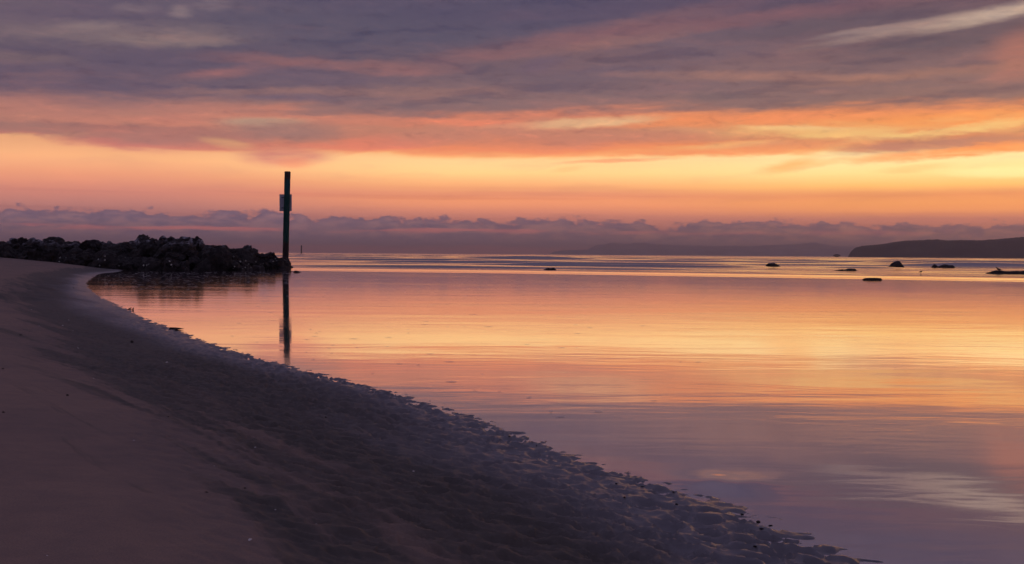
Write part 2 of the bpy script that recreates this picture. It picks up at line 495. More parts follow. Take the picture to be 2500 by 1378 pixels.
def sand_height(x, y):
    sh = np.shape(x)
    x = np.asarray(x, float).ravel()
    y = np.asarray(y, float).ravel()
    d, s = shore_sd(x, y)
    z = beach_base(d)
    r = np.hypot(x, y)
    # broad unevenness
    z += 0.05 * (fbm(x * 0.22, y * 0.22, 3, 5) - 0.5) * sstep(d, 0.8, 4.0)
    z += 0.012 * (fbm(x * 1.1, y * 1.1, 3, 25) - 0.5) * sstep(d, 0.3, 2.0)
    # pitted, washed-out mounds beside the water
    wx = x + 0.05 * (fbm(x * 6, y * 6, 2, 31) - 0.5)
    wy = y + 0.05 * (fbm(x * 6, y * 6, 2, 37) - 0.5)
    al, ac = wx * 0.80 - wy * 0.60, wx * 0.60 + wy * 0.80      # along and across the run of the shore
    f1, f2, idv = worley(al / 0.100, ac / 0.062, 3)
    cup = 1 - np.clip(f1 / 0.62, 0, 1) ** 2
    mound = 0.8 - cup * (0.25 + 0.95 * idv) + 0.5 * (fbm(al * 9, ac * 14, 3, 19) - 0.5)
    g1, g2, jd = worley(al / 0.090 + 5.5, ac / 0.034, 13)
    mound2 = 0.8 - (1 - np.clip(g1 / 0.7, 0, 1) ** 2) * (0.2 + 0.9 * jd)
    band = fbm(s * 0.55, d * 0.9, 3, 41)
    ap = 0.0175 * sstep(d, 0.9, 0.1) + 0.0170 * sstep(d, 1.9, 1.0)
    ap = ap * (0.45 + 1.0 * band) * sstep(d, -0.35, 0.12)
    ap = ap * (1 - 0.55 * sstep(r, 7, 16))
    near = sstep(d, 0.10, 0.9)
    z += ap * (1 - 0.35 * near) * (mound - 0.45) + (0.35 + 0.95 * near) * ap * (mound2 - 0.4)
    # faint wash lines running with the shore higher up
    lines = fbm(s * 0.16 + 3, d * 3.2, 3, 51)
    z += 0.020 * np.abs(lines - 0.5) * sstep(d, 1.4, 2.6)
    rip = fbm(s * 0.5, (d - 0.16 * s) * 7.0, 3, 57)
    z += 0.0050 * (rip - 0.5) * sstep(d, 0.9, 1.5)
    # trampled wrack line near the head of the bay
    for (px, py), (qx, qy), w in TRACK:
        tt = np.clip(((x - px) * (qx - px) + (y - py) * (qy - py)) / ((qx - px) ** 2 + (qy - py) ** 2), 0, 1)
        dd = np.hypot(x - px - tt * (qx - px), y - py - tt * (qy - py))
        z += 0.11 * (fbm(x * 1.6, y * 1.3, 3, 61) - 0.55) * sstep(dd, w, w * 0.3)
    return z.reshape(sh)


TRACK = []
for (a, b) in (((150, 652), (95, 665)), ((95, 665), (58, 682))):
    pa, pb_ = on_plane(*a, 0.38), on_plane(*b, 0.40)
    TRACK.append(((pa.x, pa.y), (pb_.x, pb_.y), 0.7))


def on_sand(x, y):
    """point on the sand (or water, whichever is higher) seen at photograph position x, y"""
    z = 0.1
    for _ in range(14):
        p = on_plane(x, y, z)
        zn = float(sand_height(np.array([p.x]), np.array([p.y]))[0])
        z = 0.5 * z + 0.5 * max(zn, 0.0)
    p = on_plane(x, y, z)
    return p


# ------------------------------------------------------------------ mesh helpers


def mesh_obj(name, verts, faces, mat=None, parent=None, smooth=True):
    me = bpy.data.meshes.new(name)
    me.from_pydata([tuple(p) for p in verts], [], [tuple(f) for f in faces])
    me.update()
    return link_mesh(name, me, mat, parent, smooth)


def link_mesh(name, me, mat=None, parent=None, smooth=True):
    if mat is not None and len(me.materials) == 0:
        me.materials.append(mat)
    if smooth:
        me.polygons.foreach_set('use_smooth', np.ones(len(me.polygons), bool))
    o = bpy.data.objects.new(name, me)
    COL.objects.link(o)
    if parent:
        o.parent = parent
    return o


def grid_mesh(name, X, Y, Z, mat, wrap=False, keep=None):
    """quad grid from 2-D arrays, built with fast array calls"""
    nr, nc = X.shape
    co = np.stack([X, Y, Z], -1).reshape(-1, 3)
    i = np.arange(nr - 1)[:, None]
    j = np.arange(nc if wrap else nc - 1)[None, :]
    j2 = (j + 1) % nc
    q = np.stack([i * nc + j, i * nc + j2, (i + 1) * nc + j2, (i + 1) * nc + j], -1).reshape(-1, 4)
    if keep is not None:
        kf = keep.reshape(-1)[q].any(axis=1)
        q = q[kf]
    used = np.zeros(len(co), bool)
    used[q.ravel()] = True
    remap = np.cumsum(used) - 1
    q = remap[q]
    co = co[used]
    me = bpy.data.meshes.new(name)
    me.vertices.add(len(co))
    me.vertices.foreach_set('co', co.astype(np.float32).ravel())
    me.loops.add(q.size)
    me.loops.foreach_set('vertex_index', q.astype(np.int32).ravel())
    me.polygons.add(len(q))
    me.polygons.foreach_set('loop_start', np.arange(0, q.size, 4, dtype=np.int32))
    me.polygons.foreach_set('loop_total', np.full(len(q), 4, np.int32))
    me.update(calc_edges=True)
    me.validate()
    return link_mesh(name, me, mat), used


def tag(o, label=None, cat=None, group=None, kind=None):
    if label:
        o['label'] = label
    if cat:
        o['category'] = cat
    if group:
        o['group'] = group
    if kind:
        o['kind'] = kind
    return o


def empty(name, loc):
    o = bpy.data.objects.new(name, None)
    o.empty_display_size = 0.2
    o.location = loc
    COL.objects.link(o)
    return o


# ------------------------------------------------------------------ materials
# sand
sand_m, g = material('sand')
sh_v = g.attr('shore', 'Vector')
s_, d_, _ = g.sep(sh_v)
geo = g.n.new('ShaderNodeNewGeometry')
pos = geo.outputs['Position']
st1 = g.noise(g.xyz(g.m('MULTIPLY', s_, 0.45), g.m('MULTIPLY', g.m('SUBTRACT', d_, g.m('MULTIPLY', s_, 0.16)), 4.2), 1.0), 1.0, 6.0, 0.62, 0.3)
st2 = g.noise(g.xyz(g.m('MULTIPLY', s_, 0.20), g.m('MULTIPLY', d_, 0.9), 4.0), 1.0, 3.0, 0.5, 0.3)
wet_edge = g.m('ADD', d_, g.m('MULTIPLY', g.m('SUBTRACT', st2, 0.5), 1.1))
wet = g.ss(wet_edge, 0.80, 0.10)
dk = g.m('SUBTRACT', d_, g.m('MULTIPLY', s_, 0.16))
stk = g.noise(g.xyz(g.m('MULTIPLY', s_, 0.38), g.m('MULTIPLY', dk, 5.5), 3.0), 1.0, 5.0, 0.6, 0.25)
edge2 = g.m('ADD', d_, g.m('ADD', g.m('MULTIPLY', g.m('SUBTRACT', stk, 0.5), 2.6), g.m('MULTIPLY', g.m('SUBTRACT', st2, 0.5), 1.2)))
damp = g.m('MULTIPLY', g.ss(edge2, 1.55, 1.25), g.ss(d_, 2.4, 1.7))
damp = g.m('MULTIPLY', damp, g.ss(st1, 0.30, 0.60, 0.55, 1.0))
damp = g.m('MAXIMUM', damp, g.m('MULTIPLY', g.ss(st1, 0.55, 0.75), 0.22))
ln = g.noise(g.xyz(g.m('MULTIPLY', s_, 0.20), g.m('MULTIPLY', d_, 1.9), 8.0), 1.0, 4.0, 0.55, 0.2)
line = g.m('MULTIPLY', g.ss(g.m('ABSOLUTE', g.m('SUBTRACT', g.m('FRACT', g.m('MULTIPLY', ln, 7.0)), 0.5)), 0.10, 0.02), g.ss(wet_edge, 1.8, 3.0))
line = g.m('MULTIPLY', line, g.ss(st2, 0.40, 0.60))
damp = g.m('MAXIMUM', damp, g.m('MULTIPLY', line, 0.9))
grain = g.noise(pos, 260.0, 3.0, 0.6)
mott = g.noise(pos, 1.3, 4.0, 0.6)
mid = g.noise(pos, 9.0, 4.0, 0.6)
dry = g.mix(g.ss(mott, 0.35, 0.65), (0.250, 0.174, 0.142), (0.320, 0.212, 0.162))
dry = g.mix(g.ss(mid, 0.35, 0.75, 0.0, 0.35), dry, (0.140, 0.110, 0.104))
dry = g.mix(g.ss(grain, 0.3, 0.75, 0.0, 0.5), dry, (0.120, 0.094, 0.088))
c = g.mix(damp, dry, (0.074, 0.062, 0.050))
c = g.mix(g.m('MULTIPLY', g.ss(wet_edge, 1.9, 0.5), 0.75), c, (0.086, 0.074, 0.066))
c = g.mix(g.m('MULTIPLY', wet, 0.9), c, (0.165, 0.156, 0.172))  # wet strip: pale bluish sheen of the sky put into its base colour
ro = g.m('SUBTRACT', 0.88, g.m('MULTIPLY', wet, 0.44))
ro = g.m('SUBTRACT', ro, g.m('MULTIPLY', damp, 0.14), clamp=True)
b1 = g.bump(grain, g.ss(wet, 0.0, 1.0, 0.55, 0.15), 0.0016)
b2 = g.bump(mid, 0.6, 0.006, b1)
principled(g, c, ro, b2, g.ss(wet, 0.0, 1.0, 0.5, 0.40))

# water
water_m, g = material('water')
geo = g.n.new('ShaderNodeNewGeometry')
px_, py_, pz_ = g.sep(geo.outputs['Position'])
chop = g.attr('chop')
big = g.noise(g.xyz(g.m('MULTIPLY', px_, 0.18), g.m('MULTIPLY', py_, 0.55), 0.0), 1.0, 3.0, 0.5)
w_fine = g.noise(g.xyz(g.m('MULTIPLY', px_, 2.2), g.m('MULTIPLY', py_, 5.5), 0.0), 1.0, 3.0, 0.55, 0.6)
w_mid = g.noise(g.xyz(g.m('MULTIPLY', px_, 0.45), g.m('MULTIPLY', py_, 1.5), 4.0), 1.0, 3.0, 0.5, 0.4)
w_sea = g.noise(g.xyz(g.m('MULTIPLY', px_, 0.5), g.m('MULTIPLY', py_, 1.1), 9.0), 1.0, 5.0, 0.6)
patch = g.ss(big, 0.40, 0.68, 0.25, 1.0)
bn = g.bump(w_fine, patch, 0.0013)
bn = g.bump(w_mid, 1.0, 0.0034, bn)
bn = g.bump(w_sea, chop, 0.016, bn)
gl = g.n.new('ShaderNodeBsdfGlossy')
gl.distribution = 'GGX'
g.put(gl.inputs['Color'], (0.93, 0.91, 0.93))
g.put(gl.inputs['Roughness'], g.m('ADD', g.ss(big, 0.35, 0.7, 0.045, 0.070), g.m('MULTIPLY', chop, 0.05)))
g.l.new(bn, gl.inputs['Normal'])
df = g.n.new('ShaderNodeBsdfDiffuse')
g.put(df.inputs['Color'], (0.10, 0.078, 0.080))
fr = g.n.new('ShaderNodeFresnel')
fr.inputs[0].default_value = 1.36
g.l.new(bn, fr.inputs[1])
mx = g.n.new('ShaderNodeMixShader')
f_l = g.ss(fr.outputs[0], 0.02, 0.45, 0.62, 0.95, 'LINEAR')
g.put(mx.inputs[0], g.m('ADD', g.m('MULTIPLY', f_l, g.m('SUBTRACT', 1.0, chop)), g.m('MULTIPLY', g.m('ADD', g.m('MULTIPLY', fr.outputs[0], 0.75), g.m('MULTIPLY', f_l, 0.25)), chop), clamp=True))
g.l.new(df.outputs[0], mx.inputs[1])
g.l.new(gl.outputs[0], mx.inputs[2])
g.l.new(mx.outputs[0], g.out.inputs[0])


def rock_material(name, dark, light, pale_top=0.0, speck=0.0, scale=1.0):
    mt, g = material(name)
    tc = g.n.new('ShaderNodeTexCoord')
    ob = tc.outputs['Object']
    geo = g.n.new('ShaderNodeNewGeometry')
    wx_, wy_, wz_ = g.sep(geo.outputs['Position'])
    a = g.noise(ob, 2.2 * scale, 6.0, 0.65)
    b = g.noise(geo.outputs['Position'], 7.0 * scale, 6.0, 0.7)
    col = g.mix(g.ss(a, 0.35, 0.7), dark, light)
    col = g.mix(g.ss(b, 0.5, 0.75, 0.0, 0.6), col, tuple(v * 0.5 for v in dark))
    if pale_top:
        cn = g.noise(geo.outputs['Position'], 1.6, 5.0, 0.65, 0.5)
        cr = g.m('MULTIPLY', g.ss(cn, 0.50, 0.60), g.ss(wz_, 0.9, 1.35, 0.0, pale_top))
        col = g.mix(g.m('MULTIPLY', cr, g.ss(b, 0.36, 0.56)), col, (0.34, 0.33, 0.38))  # pale bluish patches, stronger towards the top of the pile
    if speck:
        vo = g.voro(geo.outputs['Position'], 4.5)
        sp = g.m('MULTIPLY', g.ss(vo, 0.21, 0.12), g.m('MULTIPLY', g.ss(wz_, 1.0, 0.15), g.ss(g.noise(geo.outputs['Position'], 1.3, 2.0, 0.5), 0.50, 0.60)))
        col = g.mix(g.m('MULTIPLY', sp, speck), col, (0.62, 0.60, 0.56))
    hb = g.m('ADD', g.m('MULTIPLY', a, 0.6), g.m('MULTIPLY', b, 0.5))
    nb = g.bump(hb, 0.9, 0.10 / scale)
    principled(g, col, 0.72, nb, 0.35)
    return mt


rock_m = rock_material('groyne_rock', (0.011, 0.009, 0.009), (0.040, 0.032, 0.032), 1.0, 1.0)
searock_m = rock_material('sea_rock', (0.016, 0.012, 0.012), (0.040, 0.030, 0.030))
pebble_m = rock_material('pebble', (0.020, 0.016, 0.016), (0.060, 0.048, 0.046), scale=8.0)


def plain_material(name, col, rough=0.8, var=0.3, scale=6.0, spec=0.3):
    mt, g = material(name)
    tc = g.n.new('ShaderNodeTexCoord')
    n = g.noise(tc.outputs['Object'], scale, 5.0, 0.6)
    cc = g.mix(g.ss(n, 0.3, 0.7), tuple(v * (1 - var) for v in col), tuple(min(1, v * (1 + var)) for v in col))
    principled(g, cc, rough, g.bump(n, 0.4, 0.02 / max(scale, 1)), spec)
    return mt


shell_m = plain_material('shell', (0.62, 0.57, 0.55), 0.5, 0.15, 40.0)
wood_m = plain_material('driftwood', (0.045, 0.033, 0.028), 0.8, 0.4, 25.0)
weed_m = plain_material('seaweed', (0.020, 0.015, 0.010), 0.6, 0.4, 25.0)
foam_m = plain_material('foam', (0.50, 0.47, 0.49), 0.7, 0.15, 3.0)
steel_m = plain_material('bracket_steel', (0.10, 0.10, 0.11), 0.6, 0.3, 10.0)
feather_m = plain_material('plumage', (0.030, 0.027, 0.030), 0.8, 0.3, 12.0)
bill_m = plain_material('bird_leg', (0.06, 0.045, 0.03), 0.6, 0.2, 12.0)
sign_m = plain_material('sign_back', (0.46, 0.44, 0.50), 0.55, 0.10, 3.0)
hill_m = plain_material('headland_scrub', (0.045, 0.042, 0.035), 0.95, 0.4, 0.02)

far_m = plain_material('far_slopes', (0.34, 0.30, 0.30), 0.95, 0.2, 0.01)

# post paint
post_m, g = material('post_paint')
tc = g.n.new('ShaderNodeTexCoord')
ox, oy, oz = g.sep(tc.outputs['Object'])
pn = g.noise(g.xyz(g.m('MULTIPLY', ox, 5.0), g.m('MULTIPLY', oy, 5.0), g.m('MULTIPLY', oz, 1.2)), 1.0, 5.0, 0.65)
zz = g.m('ADD', oz, g.m('MULTIPLY', g.m('SUBTRACT', pn, 0.5), 1.3))
pc = g.mix(g.ss(zz, 1.05, 1.45), (0.030, 0.020, 0.018), (0.006, 0.050, 0.042))
pc = g.mix(g.ss(zz, 3.35, 3.75), pc, (0.012, 0.072, 0.075))
pc = g.mix(g.ss(zz, 4.35, 4.6), pc, (0.055, 0.034, 0.026))
gr = g.noise(g.xyz(g.m('MULTIPLY', ox, 40.0), g.m('MULTIPLY', oy, 40.0), g.m('MULTIPLY', oz, 1.5)), 1.0, 4.0, 0.6)
pc = g.mix(g.ss(gr, 0.55, 0.75, 0.0, 0.4), pc, (0.02, 0.016, 0.014))
principled(g, pc, 0.7, g.bump(gr, 0.5, 0.01), 0.3)

# ------------------------------------------------------------------ setting: sand
inner = np.deg2rad(np.linspace(-29, 29, 880))
outer = np.deg2rad(np.concatenate([np.linspace(30, 60, 24), np.linspace(62, 180, 50), np.linspace(-178, -62, 50), np.linspace(-60, -30, 24)]))
ang = np.concatenate([inner, outer])
rad = np.concatenate([[0.02, 0.3, 0.6, 0.9, 1.1], np.geomspace(1.3, 60, 860), np.geomspace(64, 500, 24)])
RR, AA = np.meshgrid(rad, ang, indexing='ij')
SX, SY = RR * np.sin(AA), RR * np.cos(AA)
SZ = sand_height(SX, SY)
keep = SZ > -0.16
dd_, ss_ = shore_sd(SX, SY)
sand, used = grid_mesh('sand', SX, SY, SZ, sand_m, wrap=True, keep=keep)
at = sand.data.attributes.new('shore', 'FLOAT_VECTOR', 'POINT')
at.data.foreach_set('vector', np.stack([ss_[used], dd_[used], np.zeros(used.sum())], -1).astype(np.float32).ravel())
tag(sand, kind='structure')

# seabed under the sea
sb = mesh_obj('seabed', [(-20000, -20000, -1.6), (20000, -20000, -1.6), (20000, 20000, -1.6), (-20000, 20000, -1.6)], [(0, 1, 2, 3)], plain_material('seabed_sand', (0.15, 0.12, 0.10)))
tag(sb, kind='structure')

# ------------------------------------------------------------------ setting: sea
wang = np.deg2rad(np.concatenate([np.linspace(-30, 30, 420), np.linspace(31, 75, 40), np.linspace(78, 180, 30), np.linspace(-177, -78, 30), np.linspace(-75, -31, 40)]))
wrad = np.concatenate([[0.02], np.geomspace(0.5, 30, 230)[:-1], np.geomspace(30, 420, 620)[:-1], np.geomspace(420, 19000, 90)])
RR, AA = np.meshgrid(wrad, wang, indexing='ij')
WX, WY = RR * np.sin(AA), RR * np.cos(AA)
WY_ = np.maximum(WY, 0.0)
front = np.interp(WX, [-30, -8.2, 0, 9.8, 14.7, 40], [52, 47.4, 45.4, 40.6, 37.8, 24])
front = front + 0.6 * (fbm(WX * 0.12, WX * 0 + 3.3, 3, 71) - 0.5)
infr = (np.abs(AA) < np.deg2rad(80))
# the low swash face that rolls in at the edge of the still lagoon
q = WY - front
WZ = np.where(infr, 0.072 * sstep(q, 0, 5.0) * (1 - sstep(q, 5.2, 13.0)), 0)
WZ += np.where(infr, 0.010 * sstep(q, 0.2, 0.9) - 0.010 * sstep(q, 1.3, 2.2), 0) * 0.6
# a slight hump where the shallows run over the sand
hp = on_plane(1785, 1180)
WZ += 0.0066 * np.exp(-((WX - hp.x) / 0.15) ** 2 - ((WY - hp.y) / 0.16) ** 2) * (0.45 + 1.1 * fbm(WX * 10, WY * 26, 3, 77))
# swells: steep shoreward faces, long backs
sea = sstep(q, 7, 16) * infr
for (x, y) in ((1888, 653), (2185, 653.5), (2302, 654.5), (1340, 661.8), (2061, 661.8), (2560, 669), (2440, 669), (2248, 668)):
    p = on_plane(x, y)
    sea = sea * (1 - 0.9 * np.exp(-((WX - p.x) / 3.2) ** 2 - ((WY - p.y + 8) / 15.0) ** 2))


def swell(lam, lx, ampl, k, skew=0.13):
    ph = (WY + 5.0 * (fbm(WX / lx, WY / lx, 3, k) - 0.5) * 2 + 0.10 * WX) / lam
    n = np.floor(ph)
    f = ph - n
    prof = np.where(f < skew, sstep(f, 0, skew), 1 - sstep(f, skew, 1.0))
    env = sstep(fbm(WX / (lx * 0.55) + 31.7 * hsh(n, n * 0 + 3, 0, k), n * 0.37, 2, k + 5), 0.42, 0.75)
    return ampl * prof * env


WZ += sea * (swell(19.0, 46.0, 0.22, 81, 0.10) + swell(8.5, 24.0, 0.15, 91, 0.17) * sstep(WY, 160, 70) + swell(43.0, 90.0, 0.34, 101) * sstep(WY, 90, 160)) * (1 - sstep(WY, 380, 900))
for (x, y, Y, hw, h, fw) in ((1290, 634, 176, 12.0, 0.40, 5.0), (1110, 640, 118, 10.0, 0.20, 3.0), (2380, 652, 92, 9.0, 0.26, 3.5), (2250, 650, 99, 6.0, 0.20, 3.0), (1690, 640, 142, 9.0, 0.20, 3.5), (870, 630, 165, 10.0, 0.22, 4.0), (1950, 644, 118, 8, .16, 3.0)):
    X0 = (x - 1250) / F * Y
    e = np.exp(-((WX - X0) / hw) ** 2)
    a = WY - (Y - fw + 0.02 * (WX - X0) ** 2 / hw)
    WZ += infr * 1.4 * h * e * sstep(a, 0, fw) * (1 - sstep(a, fw, fw * 5))
sea_o, used = grid_mesh('sea', WX, WY, WZ, water_m, wrap=True)
ch = np.clip(np.where(infr, sstep(q, 5.0, 12.0) * (0.45 + 0.9 * fbm(WX * 0.02, WY * 0.06, 3, 111)) + 0.02, 0.02), 0, 1)
at = sea_o.data.attributes.new('chop', 'FLOAT', 'POINT')
at.data.foreach_set('value', ch.ravel()[used].astype(np.float32))
tag(sea_o, kind='structure')

# ------------------------------------------------------------------ far land


def ridge_land(name, prof_px, Y, depth, mat, nz=14, jitter=0.0, base=-0.8, cliff=0.25, seed=1):
    """land whose skyline follows prof_px [(x, y)], standing at distance Y and running depth metres back"""
    xs = np.array([p[0] for p in prof_px], float)
    tops = []
    for x, y in prof_px:
        p = at_depth(x, y, Y + depth * 0.45)
        tops.append((p.x / (Y + depth * 0.45) * Y, p.z))
    tx = np.array([t[0] for t in tops])
    tz = np.array([t[1] for t in tops])
    n = int(max(60, (xs[-1] - xs[0]) / 2.0))
    X = np.linspace(tx[0], tx[-1], n)
    T = np.interp(X, tx, tz)
    rows = np.linspace(0, 1, nz * 2)
    GX = np.zeros((len(rows), n))
    GY = GX.copy()
    GZ = GX.copy()
    for i, t in enumerate(rows):
        if t < 0.5:
            k = t / 0.5
            hgt = sstep(np.array(k), 0, cliff * 2) * 0.72 + 0.28 * k
        else:
            k = (t - 0.5) / 0.5
            hgt = 1 - k ** 2
        yy = Y + depth * (0.9 * t)
        GX[i] = X * (yy / Y)
        GY[i] = yy + depth * 0.06 * (fbm(X * 8 / (abs(tx[-1] - tx[0]) + 1), X * 0 + i * 0.3, 3, seed) - 0.5)
        nn = fbm(X / (depth * 0.05 + 1), X * 0 + t * 9, 4, seed + 7) - 0.5
        GZ[i] = base + (T - base) * hgt * (1 + 0.10 * nn * (1 - abs(2 * t - 1))) + jitter * (fbm(X * 3 / (Y / F) * 0.12, X * 0 + i * 2.0, 3, seed + 3) - 0.5) * hgt
    o, _ = grid_mesh(name, GX, GY, GZ, mat)
    # close the two ends by sinking below the sea: their heights already fall to base
    tag(o, kind='structure')
    return o


ridge_land('headland', [(2074, 630), (2078, 620), (2082, 612), (2090, 605), (2100, 602), (2115, 600), (2135, 598), (2160, 596), (2180, 592), (2210, 588.5), (2240, 587), (2275, 585.5), (2310, 586.5), (2350, 586), (2390, 587), (2430, 585), (2470, 582), (2500, 580), (2560, 577), (2640, 574), (2760, 570), (2900, 566), (3100, 560), (3500, 556), (4000, 560), (4300, 640)], 2250, 620, hill_m, jitter=3.4, cliff=0.30, seed=121)

# islet off the point, undercut at the waterline
isl = at_depth(2043, 627, 2120)
sc = 2120 / F
iv, if_ = [], []
secs = [(-0.6, 4.5), (1.0, 5.0), (2.0, 8.0), (3.2, 9.4), (4.2, 8.6), (5.4, 6.4), (6.3, 3.4), (6.7, 0.8)]
for k, (zz_, rr_) in enumerate(secs):
    for a in range(20):
        t = a / 20 * 2 * math.pi
        j = 1 + 0.14 * (random.random() - 0.5)
        iv.append((math.cos(t) * rr_ * sc * j, math.sin(t) * rr_ * sc * 0.7 * j, zz_ * sc))
for k in range(len(secs) - 1):
    for a in range(20):
        if_.append((k * 20 + a, k * 20 + (a + 1) % 20, (k + 1) * 20 + (a + 1) % 20, (k + 1) * 20 + a))
if_.append(tuple((len(secs) - 1) * 20 + a for a in range(20)))
islet = mesh_obj('islet', iv, if_, hill_m)
islet.location = (isl.x, isl.y, 0)
tag(islet, kind='structure')

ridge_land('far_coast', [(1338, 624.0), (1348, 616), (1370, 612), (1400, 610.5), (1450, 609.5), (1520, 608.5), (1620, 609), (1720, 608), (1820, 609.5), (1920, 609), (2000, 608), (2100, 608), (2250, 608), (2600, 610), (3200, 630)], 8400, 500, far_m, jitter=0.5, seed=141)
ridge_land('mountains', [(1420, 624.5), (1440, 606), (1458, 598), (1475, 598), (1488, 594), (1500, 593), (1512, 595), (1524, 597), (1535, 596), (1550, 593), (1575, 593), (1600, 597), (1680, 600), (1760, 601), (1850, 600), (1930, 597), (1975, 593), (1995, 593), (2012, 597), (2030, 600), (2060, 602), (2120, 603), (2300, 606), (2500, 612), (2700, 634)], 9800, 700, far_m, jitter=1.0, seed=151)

# ------------------------------------------------------------------ rock groyne


def boulder_mesh(seed, sub=4, cuts=11, rough=0.10):
    rr = random.Random(seed)
    bm = bmesh.new()
    bmesh.ops.create_icosphere(bm, subdivisions=sub, radius=1.0)
    pl = []
    for _ in range(cuts):
        n = Vector((rr.gauss(0, 1), rr.gauss(0, 1), rr.gauss(0, 1))).normalized()
        pl.append((n, rr.uniform(0.40, 0.76)))
    P_ = np.array([v.co[:] for v in bm.verts])
    for n, c_ in pl:
        dd = P_ @ np.array(n)
        over = dd > c_
        P_[over] -= np.outer(dd[over] - c_, np.array(n)) * 0.97
    nn = P_ / np.linalg.norm(P_, axis=1)[:, None]
    q1 = fbm(P_[:, 0] * 2.2 + P_[:, 2] * 1.3 + seed, P_[:, 1] * 2.2 - P_[:, 2] * 1.7, 4, seed)
    q2 = fbm(P_[:, 0] * 4 - P_[:, 2] * 3.1 + seed * 3, P_[:, 1] * 4 + P_[:, 2] * 2.7, 4, seed + 9, 0.65)
    q3 = vnoise(P_[:, 0] * 7 + P_[:, 2] * 5.3 + seed, P_[:, 1] * 7 - P_[:, 2] * 4.7, seed + 21)
    P_ += nn * ((q1 - 0.5) * 2.6 * rough + (0.5 - np.abs(q2 - 0.5) * 2) * rough * 1.2 + (np.round(q3 * 3) / 3 - 0.5) * rough * 0.7)[:, None]
    for v_, p in zip(bm.verts, P_):
        v_.co = p
    me = bpy.data.meshes.new('boulder')
    bm.to_mesh(me)
    bm.free()
    return me


sky_px = [(-200, 586), (-60, 590), (0, 588), (30, 584), (75, 578), (92, 588), (130, 584), (170, 586), (205, 589), (238, 580), (252, 589), (290, 587), (330, 585), (355, 578), (400, 581), (437, 578), (482, 580), (505, 588), (530, 597), (560, 602), (600, 607), (625, 608), (640, 617), (662, 621), (674, 635), (700, 640), (708, 656)]
cl_px = [(-220, 54.0), (-80, 53.0), (0, 52.0), (150, 51.0), (300, 49.6), (450, 48.6), (560, 50.0), (690, 53.6)]
cl = []
for x, Y in cl_px:
    p = at_depth(x, 620, Y)
    cl.append((p.x, p.y))
cl = np.array(cl)
cl_len = np.concatenate([[0], np.cumsum(np.linalg.norm(np.diff(cl, axis=0), axis=1))])


def groyne_top(X, Y):
    """height of the groyne's crest where it shows at X, Y (from its skyline)"""
    d = Vector((X, Y, 0))
    x = W0 / 2 + F * X / Y
    y = np.interp(x, [p[0] for p in sky_px], [p[1] for p in sky_px])
    return at_depth(x, y, Y).z


groyne = empty('rock_groyne', (float(cl[4][0]), float(cl[4][1]), 0))
tag(groyne, 'long dark breakwater of piled boulders ending at the tall green post', 'breakwater')
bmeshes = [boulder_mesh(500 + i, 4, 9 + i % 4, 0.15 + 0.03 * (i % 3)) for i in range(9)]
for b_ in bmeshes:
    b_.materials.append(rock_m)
# inner fill
cv, cf = [], []
NS = 40
for i in range(NS):
    t = i / (NS - 1) * cl_len[-1]
    X, Y = np.interp(t, cl_len, cl[:, 0]), np.interp(t, cl_len, cl[:, 1])
    h = max(0.05, groyne_top(X, Y) - 0.55)
    for w, k in ((-1.7, -0.3), (-1.0, 0.45), (-0.35, 0.9), (0.35, 1.0), (1.1, 0.6), (1.9, -0.3)):
        cv.append((X - groyne.location.x, Y + w - groyne.location.y, h * k if k > 0 else -0.3))
for i in range(NS - 1):
    for j in range(5):
        cf.append((i * 6 + j, (i + 1) * 6 + j, (i + 1) * 6 + j + 1, i * 6 + j + 1))
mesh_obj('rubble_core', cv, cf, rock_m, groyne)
nb = 0
t = 0.2
while t < cl_len[-1] + 0.35:
    endk = max(0.0, (t - (cl_len[-1] - 2.2)) / 2.2)
    for w in (-2.15, -1.65, -1.1, -0.6, -0.1, 0.45, 1.0):
        w2 = w * (1 - 0.45 * endk) + random.uniform(-0.16, 0.16)
        tt = min(t + random.uniform(-0.2, 0.2), cl_len[-1] + 0.3)
        X = np.interp(tt, cl_len, cl[:, 0]) + max(0, tt - cl_len[-1]) * 0.7
        Yc = np.interp(tt, cl_len, cl[:, 1])
        Y = Yc + w2
        top = groyne_top(X, Yc)
        if top < 0.02:
            continue
        k = 1 - (abs(w2 - 0.05) / 2.35) ** 1.35
        r = random.choice((0.28, 0.36, 0.46, 0.60)) * random.uniform(0.85, 1.15) * (0.70 if top < 0.75 else 1.0)
        if abs(w) < 0.7 and random.random() < 0.35:
            r *= 0.7
        sx, sy, sz = r * random.uniform(0.95, 1.5), r * random.uniform(0.9, 1.2), r * random.uniform(0.7, 0.98)
        ground = max(0.0, float(sand_height(np.array([X]), np.array([Y]))[0]))
        z = max(ground + sz * random.uniform(0.15, 0.4), top * max(k, 0.0) - sz * random.uniform(0.80, 0.98))
        if endk > 0 and z + sz * 0.8 > top:
            z = top - sz * 0.9
        elif z + sz * 0.72 > top and abs(w) < 0.9:
            z = top - sz * random.uniform(0.58, 0.80)
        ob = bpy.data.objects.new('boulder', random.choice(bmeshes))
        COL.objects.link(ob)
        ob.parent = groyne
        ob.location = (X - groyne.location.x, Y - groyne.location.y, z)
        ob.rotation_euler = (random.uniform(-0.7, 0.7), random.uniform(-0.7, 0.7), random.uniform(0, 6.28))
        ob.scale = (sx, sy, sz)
        nb += 1
    t += random.uniform(0.52, 0.72)
